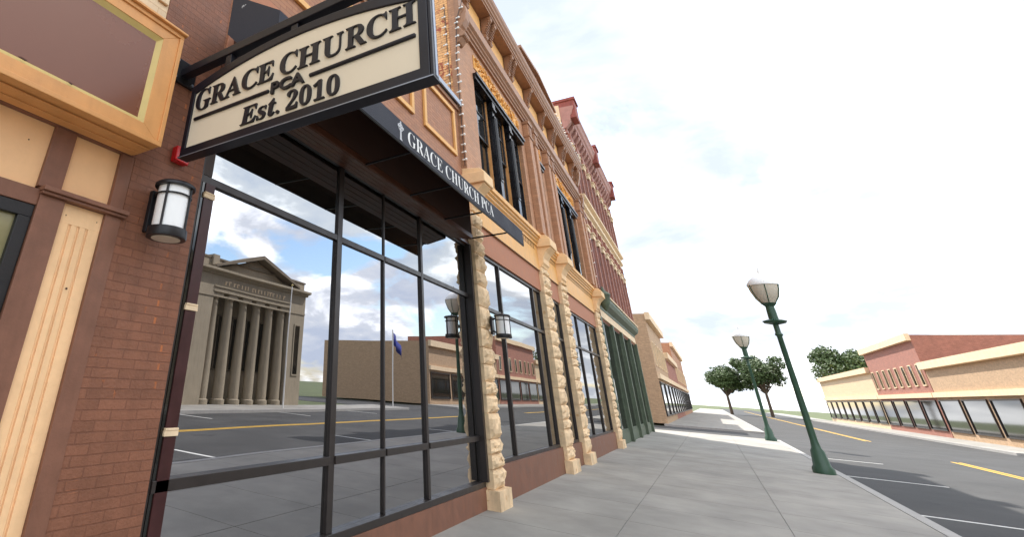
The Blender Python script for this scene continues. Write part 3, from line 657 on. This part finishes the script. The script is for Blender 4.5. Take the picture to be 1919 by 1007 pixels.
MB().box(8.9, RB-0.2, 2.96, 3.4, 2.42, 2.949).build('fascia', STUCCO, B2)
PIL = ((8.47, 8.95), (13.62, 14.32), (15.80, 16.50), (21.95, 22.7))
for a, b in PIL:
    rr = random.Random(int(a*7)); m_ = MB(); z = GZ+0.25
    while z < 3.02:
        h = rr.choice((0.2, 0.26, 0.31, 0.36)); d = rr.uniform(-0.02, 0.02); z2 = min(z+h, 3.05)
        # rock-faced block: front face pushed out irregularly
        nx, nz = 9, 5; vs = []; fs = []
        for j in range(nz+1):
            for i in range(nx+1):
                e = (i in (0, nx)) or (j in (0, nz)); vs.append((a+(b-a)*i/nx+(0 if e else rr.uniform(-.03, .03)), 2.86+(0.012 if e else rr.uniform(-0.045, -0.005)-0.018*math.sin(math.pi*i/nx)*math.sin(math.pi*j/nz))+d*0.3, z+0.006+(z2-z-0.012)*j/nz))
        k = len(vs)
        for j in range(nz+1):
            for i in range(nx+1): vs.append((a+(b-a)*i/nx, 3.2, z+0.006+(z2-z-0.012)*j/nz))
        g = lambda i, j: j*(nx+1)+i
        for j in range(nz):
            for i in range(nx): fs.append((g(i, j), g(i+1, j), g(i+1, j+1), g(i, j+1)))
        for i in range(nx): fs += [(g(i, 0), g(i, 0)+k, g(i+1, 0)+k, g(i+1, 0)), (g(i, nz), g(i+1, nz), g(i+1, nz)+k, g(i, nz)+k)]
        for j in range(nz): fs += [(g(0, j), g(0, j+1), g(0, j+1)+k, g(0, j)+k), (g(nx, j), g(nx, j)+k, g(nx, j+1)+k, g(nx, j+1))]
        m_.add(vs, fs); z = z2
    m_.box(a+0.02, b-0.02, 2.89, 3.19, GZ+0.25, 3.04).box(a-0.05, b+0.05, 2.78, 3.2, GZ, GZ+0.249)
    po = m_.build('stone_pillar', STONE, B2)
    MB().prism([(3.1, 3.06), (2.86, 3.06), (2.84, 3.12), (2.80, 3.16), (2.80, 3.3), (2.72, 3.45), (2.60, 3.56), (2.60, 3.84), (2.66, 3.9), (3.1, 3.96)], 'x', a+0.04, b-0.04).box(a-0.02, b+0.02, 2.56, 3.1, 3.58, 3.80).build('capital', STONES, po, bevel=0.015)
for a, b, ms in ((8.95, 13.62, (10.25, 12.9)), (14.32, 15.80, (15.07,)), (16.50, 21.95, (18.3, 20.2))):
    s = MB(); frame_y(s, a, b, GZ+0.5, 2.42, 0.06, 3.0, 3.10)
    for x in ms: s.box(x-0.03, x+0.03, 3.0, 3.10, GZ+0.56, 2.36)
    s.box(a+0.06, b-0.06, 2.998, 3.095, 1.36, 1.42)
    so_ = s.build('shop_window_frame', FRAME, B2)
    e = [a+0.06, *[q for x in ms for q in (x-0.03, x+0.03)], b-0.06]
    for i in range(0, len(e), 2):
        MB().box(e[i], e[i+1], 3.04, 3.05, 1.42, 2.36).build('pane', GL4, so_)
        MB().box(e[i], e[i+1], 3.04, 3.05, GZ+0.56, 1.36).build('pane', GL4, so_)
    MB().box(a, b, 2.95, 3.3, GZ, GZ+0.499).build('stall_riser', TRIMB, B2)

# ------------------------------------------------------------------ red brick three storey building
RX0, RX1 = 22.75, 35.6
B3 = thing('red_brick_building', 'tall red brick building with cream stone bands and arched corbel cornice', 'building', (29, 2.9, GZ))
NB = 9; bw = (RX1-RX0-0.5)/NB; pier = 0.52
holes = []
for f0, f1 in ((4.5, 7.0), (8.35, 10.9)):
    for i in range(NB):
        a = RX0+0.25+i*bw+pier/2; holes.append((a, a+bw-pier, f0, f1))
w = MB(); wall_with_holes(w, RX0, RX1, 3.6, 12.0, 2.95, 3.4, holes); w.box(RX0, RX1, 3.4, 16, GZ, 12.0); w.box(RX0, RX1, 2.95, 3.4, 2.9, 3.6)
w.build('wall', RED, B3)
for i in range(NB+1):
    xc = RX0+0.25+i*bw
    for z0_, z1_ in ((4.1, 7.35), (8.2, 11.3)):
        MB().box(xc-0.13, xc+0.13, 2.72, 2.949, z0_, z1_).build('pier', RED, B3)
        for dx in (-0.2, 0.2): MB().tube((xc+dx, 2.86, z0_+0.1), (xc+dx, 2.86, z1_-0.9), 0.075, 10).build('colonnette', REDD, B3, smooth=True)
    for z_ in (6.45, 10.4): MB().box(xc-0.29, xc+0.29, 2.70, 2.949, z_, z_+0.22).box(xc-0.33, xc+0.33, 2.66, 2.949, z_+0.2205, z_+0.30).build('pier_cap', CRST, B3, bevel=0.02)
    if i < NB:
        xm = xc+bw/2
        for z_ in (7.0, 10.9): MB().prism([(xm-0.14, z_-0.02), (xm+0.14, z_-0.02), (xm+0.2, z_+0.36), (xm-0.2, z_+0.36)], 'y', 2.80, 2.949).build('keystone', CRST, B3)
for f0, f1 in ((4.5, 7.0), (8.35, 10.9)):
    for i in range(NB):
        a = RX0+0.25+i*bw+pier/2; b = a+bw-pier
        f = MB(); frame_y(f, a, b, f0, f1, 0.07, 3.1, 3.2); f.box(a+0.07, b-0.07, 3.1, 3.18, (f0+f1)/2-0.03, (f0+f1)/2+0.03)
        wo_ = f.build('window', BLACKW, B3); MB().box(a+0.07, b-0.07, 3.15, 3.16, f0+0.07, f1-0.07).build('pane', GLD, wo_)
bl = MB()
bl.prism([(2.95, 7.42), (2.78, 7.42), (2.78, 7.56), (2.66, 7.62), (2.66, 7.72), (2.72, 7.74), (2.72, 7.98), (2.58, 8.04), (2.58, 8.16), (2.95, 8.2)], 'x', RX0-0.04, RX1+0.05)
bl.build('stone_belt', CRST, B3)
ct = MB(); ct.box(RX0, RX1, 2.80, 2.949, 11.3, 11.5)
ct.prism([(3.4, 12.0), (2.55, 12.0), (2.55, 12.12), (2.48, 12.2), (2.42, 12.4), (2.36, 12.5), (2.36, 12.62), (3.4, 12.7)], 'x', RX0-0.1, RX1+0.15)
NC = 19; cw = (RX1-RX0)/NC
for i in range(NC+1):
    xc = RX0+i*cw; ct.prism([(2.95, 11.45), (2.82, 11.5), (2.60, 11.75), (2.56, 12.0), (2.95, 12.0)], 'x', xc-0.15, xc+0.15)
ct.box(RX0, RX1, 2.56, 2.949, 11.9, 11.999)
ct.build('corbel_cornice', REDC, B3)
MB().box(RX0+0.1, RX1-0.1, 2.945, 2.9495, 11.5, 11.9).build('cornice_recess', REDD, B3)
for xc in (RX0+0.35, (RX0+RX1)/2-0.1, RX1-0.3):
    MB().box(xc-0.42, xc+0.42, 2.30, 3.2, 12.0, 12.95).box(xc-0.48, xc+0.48, 2.24, 3.3, 12.95, 13.08).prism([(xc-0.42, 13.08), (xc+0.42, 13.08), (xc, 13.2)], 'y', 2.35, 3.2).build('cornice_block', REDB, B3)
MB().box(RX0-0.14, RX0-0.101, 2.98, 16, 9.3, 12.78).build('side_wall', CRST, B3, label='pale side wall above the lower roof')
gc = MB()
gc.prism([(2.95, 3.3), (2.85, 3.3), (2.85, 3.42), (2.66, 3.55), (2.60, 3.72), (2.60, 3.82), (2.95, 3.88)], 'x', RX0+0.1, RX1)
gc.build('shop_cornice', GREEN, B3)
MB().box(RX0+0.1, RX1, 2.58, 2.95, 3.885, 3.95).box(RX0+0.4, RX1, 2.87, 2.949, 2.98, 3.29).build('cornice_lip', CRST, B3)
MB().lathe((RX0+0.12, 2.62, 3.5), [(0.02, -0.35), (0.12, -0.2), (0.2, 0.0), (0.22, 0.2), (0.26, 0.28), (0.2, 0.36), (0.08, 0.45), (0.02, 0.62)], 12).build('finial', GREEN, B3, smooth=True)
for k in range(4):
    a = RX0+0.4+k*3.2; b = a+2.9
    MB().box(b+0.002, b+0.298, 2.85, 3.3, GZ, 2.97).build('shop_pier', GREEN, B3)
    s = MB(); frame_y(s, a, b, GZ+0.4, 2.95, 0.08, 2.98, 3.08); sw = s.build('shop_window_frame', GREEN, B3)
    MB().box(a+0.08, b-0.08, 3.02, 3.03, GZ+0.48, 2.87).build('pane', GL4, sw)
    MB().box(a, b, 2.96, 3.3, GZ, GZ+0.399).build('stall_riser', GREEN, B3)
MB().box(RX0, RX0+0.398, 2.85, 3.3, GZ, 2.97).build('shop_pier', GREEN, B3)

# ------------------------------------------------------------------ string lights
def string_light(pts, step, label, drop):
    T_ = thing('string_light', label, 'string lights', pts[0], 'strings of clear bulbs on the facades')
    MB().path(pts, 0.008, 5).build('cable', BLACK, T_)
    first = None
    for a, b in zip(pts, pts[1:]):
        a, b = Vector(a), Vector(b); n_ = max(1, int((b-a).length/step))
        for i in range(n_):
            p = a.lerp(b, (i+0.5)/n_)+Vector(drop)*random.uniform(0.5, 1.5)+Vector((random.uniform(-.02, .02), 0, random.uniform(-.05, .05)))
            if first is None:
                m_ = MB(); m_.ball((p.x, p.y, p.z), 0.026, 8).tube((p.x, p.y+0.03, p.z), (p.x, p.y+0.07, p.z), 0.016, 6)
                first = m_.build('bulb', BULB, T_, smooth=True); fp = p.copy()
            else:
                o = first.copy(); COL.objects.link(o); o.parent = T_; o.location = p-fp
string_light([(8.47, 2.92, 3.98), (8.47, 2.92, 6.6), (8.48, 2.86, 7.6), (8.48, 2.66, 8.2), (8.44, 2.5, 9.2)], 0.2, 'clear bulbs strung up the near corner of the brown facade', (-0.02, -0.05, 0))
string_light([(8.48, 3.1, 5.52), (8.48, 3.12, 8.2)], 0.26, 'clear bulbs strung up the bare orange brick side wall', (-0.03, 0, 0))
string_light([(17.8, 2.5, 9.7), (22.55, 2.5, 9.7)], 0.26, 'clear bulbs strung along the roof edge before the red brick building', (0, -0.02, 0.03))
string_light([(22.72, 2.78, 4.3), (22.72, 2.78, 7.3)], 0.5, 'clear bulbs strung down the joint between brown and red facades', (0.0, -0.06, 0))

# ------------------------------------------------------------------ street lamp (seen mirrored in the glass)
def street_lamp(x, y, label):
    T_ = thing('street_lamp', label, 'street lamp', (x, y, GZ), 'green globe lamps along the kerb')
    z = GZ
    MB().lathe((x, y, z), [(0.24, 0), (0.24, 0.12), (0.19, 0.2), (0.15, 0.55), (0.11, 0.62), (0.085, 0.8), (0.065, 3.6), (0.10, 3.66), (0.07, 3.72), (0.07, 3.95), (0.26, 4.0), (0.30, 4.06), (0.12, 4.12), (0.11, 4.5), (0.2, 4.6)], 16).build('post', GRPAINT, T_, smooth=True)
    MB().lathe((x, y, z), [(0.18, 4.602), (0.30, 4.78), (0.37, 5.0), (0.39, 5.15)], 20).build('globe', BEIGEG, T_, smooth=True)
    MB().lathe((x, y, z), [(0.41, 5.15), (0.41, 5.20), (0.34, 5.32), (0.2, 5.45), (0.06, 5.5), (0.03, 5.56), (0.05, 5.6), (0.015, 5.75)], 20).build('roof', OPAL, T_, smooth=True)
    c = MB()
    for i in range(6):
        t = math.pi*i/3; q = [(0.19, 4.6), (0.31, 4.78), (0.38, 5.0), (0.40, 5.16)]
        c.path([(x+r*math.cos(t), y+r*math.sin(t), z+h) for r, h in q], 0.012, 5)
    c.build('ribs', GRPAINT, T_)
street_lamp(21.1, -2.15, 'green globe street lamp on the near kerb before the brown building')
street_lamp(37.5, -2.15, 'green globe street lamp on the near kerb at the corner of the side road')

# ------------------------------------------------------------------ bank across the street (mirrored in the big pane)
BK = thing('bank_building', 'limestone bank with columns and triangular pediment reflected in the big shop window', 'building', (24, -17, GZ))
bx0, bx1, by = 16.9, 28.75, OY
px0, px1 = 19.8, 27.15; pm = (px0+px1)/2
MB().box(bx0, bx1, -30, by-1.4, GZ, 6.45).box(bx0, px0+0.1, by-1.4, by, GZ, 5.5).box(px1-0.1, bx1, by-1.4, by, GZ, 5.5).box(bx0, px0+0.6, by-1.4, by-0.2, 5.5, 6.45).box(px1-0.6, bx1, by-1.4, by-0.2, 5.5, 6.45).box(px0-0.3, px0+0.2, by-1.2, by-0.02, 5.6, 6.70).build('wall', LIME, BK)
MB().box(px0+0.1, px1-0.1, by-1.399, by-1.39, GZ, 4.45).build('porch_wall', LIME, BK)
en = MB().box(px0+0.1, px1-0.1, by-1.39, by, 4.5, 5.5)
en.prism([(by+0.0005, 5.5), (by+0.12, 5.52), (by+0.12, 5.62), (by+0.42, 5.70), (by+0.42, 5.84), (by-1.0, 5.88), (by-1.0, 5.5)], 'x', bx0-0.1, bx1+0.15)
en.box(px0+0.05, px1-0.05, by, by+0.07, 4.78, 4.86).box(px0+0.05, px1-0.05, by, by+0.04, 4.5, 4.62).box(bx0, bx1, by+0.001, by+0.05, 4.2, 4.3)
en.build('entablature', LIME, BK)
MB().prism([(px0, 5.86), (px1, 5.86), (pm, 7.1)], 'y', by-1.2, by-0.25).build('pediment', LIME, BK)
rk = MB()
for sx_ in (-1, 1):
    e = pm+sx_*(px1-pm+0.35); a_ = [(e, 5.87), (e, 6.02), (pm, 7.42), (pm, 7.16)]
    rk.prism(a_ if sx_ < 0 else a_[::-1], 'y', by-1.3, by+0.42)
rk.build('raking_cornice', LIMED, BK)
MB().box(bx0-0.1, bx1+0.1, by-1.6, by-0.15, 6.455, 6.57).build('parapet_cap', LIMED, BK)
for i in range(6):
    xc = px0+0.55+i*(px1-px0-1.1)/5
    cm = MB().lathe((xc, by-0.45, 0), [(0.42, GZ), (0.42, GZ+0.25), (0.33, GZ+0.3), (0.33, GZ+1.6), (0.27, 4.1), (0.29, 4.15), (0.36, 4.3)], 14); cm.box(xc-0.4, xc+0.4, by-0.85, by-0.05, 4.3, 4.5)
    cm.build('column', LIME, BK, smooth=True)
wn = MB()
for i in range(5):
    xc = px0+0.55+(i+0.5)*(px1-px0-1.1)/5; f = MB(); frame_y(f, xc-0.55, xc+0.55, 0.2, 3.4, 0.08, by-1.389, by-1.3); fo = f.build('window', LIMED, BK); MB().box(xc-0.47, xc+0.47, by-1.385, by-1.37, 0.28, 3.32).build('pane', GLD, fo)
for xc in (18.3, 28.0):
    f = MB(); frame_y(f, xc-0.5 if xc < 20 else xc-0.35, xc+0.5 if xc < 20 else xc+0.35, 0.2, 3.5, 0.09, by+0.001, by+0.06); fo = f.build('window', LIME, BK); MB().box(xc-0.3, xc+0.3, by+0.002, by+0.02, 0.3, 3.4).build('pane', GLD, fo)
fz = MB(); rr = random.Random(3)
x = px0+0.9
while x < px1-0.9:     # worn relief along the frieze
    h = rr.uniform(0.22, 0.27); fz.box(x, x+0.07, by, by+0.04, 4.98, 4.98+h)
    if rr.random() < 0.6: fz.box(x+0.07, x+0.19, by, by+0.04, 4.98+h-0.06, 4.98+h)
    x += rr.choice((0.26, 0.3, 0.42))
fz.build('frieze_relief', CRST, BK)

FP = thing('flagpole', 'thin white flagpole in front of the limestone bank', 'flagpole', (24.2, KY2-0.8, GZ))
MB().tube((24.2, KY2-0.8, GZ), (24.2, KY2-0.8, 5.4), 0.05, 10, 0.03).build('pole', WHITE, FP, smooth=True); MB().ball((24.2, KY2-0.8, 5.45), 0.07).build('ball_finial', GOLD, FP, smooth=True)
FL = thing('flag', 'blue flag on a short pole reflected low in the shop glass', 'flag', (38.0, KY2-0.9, GZ))
MB().tube((38.0, KY2-0.9, GZ), (38.0, KY2-0.9, 4.2), 0.05, 8).build('pole', WHITE, FL)
v = []; f = []
for i in range(9):
    for j in range(2): v.append((38.05+i*0.2, KY2-0.9+0.1*math.sin(i*1.3), 4.0-0.16*i-j*(1.0-0.03*i)))
for i in range(8): f.append((i*2, i*2+1, i*2+3, i*2+2))
fo = MB().add(v, f).build('cloth', mat('blue_flag_cloth', srgb(50, 60, 140), 0.7), FL, smooth=True); so2 = fo.modifiers.new('s', 'SOLIDIFY'); so2.thickness = 0.008

# ------------------------------------------------------------------ the street beyond
def block(x0, x1, y0, y1, h, m, label, name='shop_building', face=-1, trim=CRST, floors=2):
    T_ = thing(name, label, 'building', ((x0+x1)/2, (y0+y1)/2, GZ))
    top = GZ+h; yf = y0 if face < 0 else y1; s = face
    MB().box(x0, x1, y0, y1, GZ, top).build('wall', m, T_)
    def yy(a, b): p, q = yf+s*a, yf+s*b; return (min(p, q), max(p, q))
    c = yy(0.001, 0.35); MB().box(x0-0.1, x1+0.1, c[0], c[1], top-0.5, top+0.1).box(x0, x1, *yy(0.001, 0.2), GZ+3.2, GZ+3.6).build('cornice', trim, T_)
    n_ = max(2, int((x1-x0)/2.4))
    for fl_ in range(1, floors):
        zb = GZ+4.2+(fl_-1)*3.4
        for i in range(n_):
            xc = x0+(i+0.5)*(x1-x0)/n_; f = MB(); q = yy(0.001, 0.08); frame_y(f, xc-0.5, xc+0.5, zb, zb+1.9, 0.09, *q); fo = f.build('window', trim, T_)
            q = yy(0.001, 0.03); MB().box(xc-0.41, xc+0.41, *q, zb+0.09, zb+1.81).build('pane', GLD, fo)
    n_ = max(1, int((x1-x0)/4.5))
    for i in range(n_):
        a = x0+0.3+i*(x1-x0)/n_; b = a+(x1-x0)/n_-0.6; f = MB(); frame_y(f, a, b, GZ+0.5, GZ+3.0, 0.1, *yy(0.001, 0.1)); fo = f.build('shop_window', FRAME, T_)
        MB().box(a+0.1, b-0.1, *yy(0.001, 0.04), GZ+0.6, GZ+2.9).build('pane', GLD, fo)
block(50, 66, 3, 16, 8.2, BUFF, 'buff brick two storey building beyond the side road on the near side')
block(66.2, 86, 3, 16, 6.2, RED, 'low red brick building farther along the near side', floors=1)
block(86.2, 120, 3, 16, 9.0, BROWN2, 'brown brick building at the far end of the near side')
block(50, 72, -30, OY, 6.0, BUFF, 'long low buff brick building on the far side beyond the side road', face=1, floors=1)
block(72.2, 92, -30, OY, 8.6, RED, 'red brick two storey building on the far side of the street', face=1)
block(92.2, 130, -30, OY, 6.6, CREAM, 'pale brick building at the far end of the far side', face=1, floors=1)
block(-6, 16.5, -30, OY, 7.0, BUFF, 'buff brick two storey building beside the limestone bank', face=1)
LEAF = mat('tree_leaves', (0.07, 0.11, 0.035, 1), 0.6, vary=0.4, scale=1.5)
BARK = mat('tree_bark', (0.12, 0.09, 0.065, 1), 0.9, vary=0.2, bump=0.5)
def tree(x, y, h, label, seed):
    r = random.Random(seed); T_ = thing('tree', label, 'tree', (x, y, GZ), 'trees closing the far end of the street')
    t = MB(); t.tube((x, y, GZ-0.1), (x, y, GZ+h*0.45), 0.28, 8, 0.18)
    c = MB(); blobs = []
    for i in range(20):
        a = r.random()*6.28; d = r.uniform(0.1, 0.32)*h; p = (x+d*math.cos(a), y+d*math.sin(a), GZ+h*r.uniform(0.5, 0.88)); t.tube((x, y, GZ+h*0.35), p, 0.12, 5, 0.03); blobs.append((p, r.uniform(0.09, 0.18)*h))
    for p, R in blobs:
        for k in range(380):
            d = Vector((r.gauss(0, 1), r.gauss(0, 1), r.gauss(0, 1))).normalized()*R*r.uniform(0.45, 1.05); q = Vector(p)+d; u = Vector((r.gauss(0, 1), r.gauss(0, 1), r.gauss(0, 1))).normalized(); w_ = u.orthogonal().normalized(); sz = r.uniform(0.16, 0.3)
            c.add([q-u*sz, q+w_*sz*0.6, q+u*sz, q-w_*sz*0.6], [(0, 1, 2, 3)])
    t.build('trunk', BARK, T_); c.build('crown', LEAF, T_)
tree(134, -9, 11, 'broad leafy tree closing the left half of the far street end', 1); tree(136, -3, 9, 'smaller leafy tree at the far street end by the near side', 2); tree(128, -20, 12, 'tallest leafy tree at the far street end behind the pale building', 3)
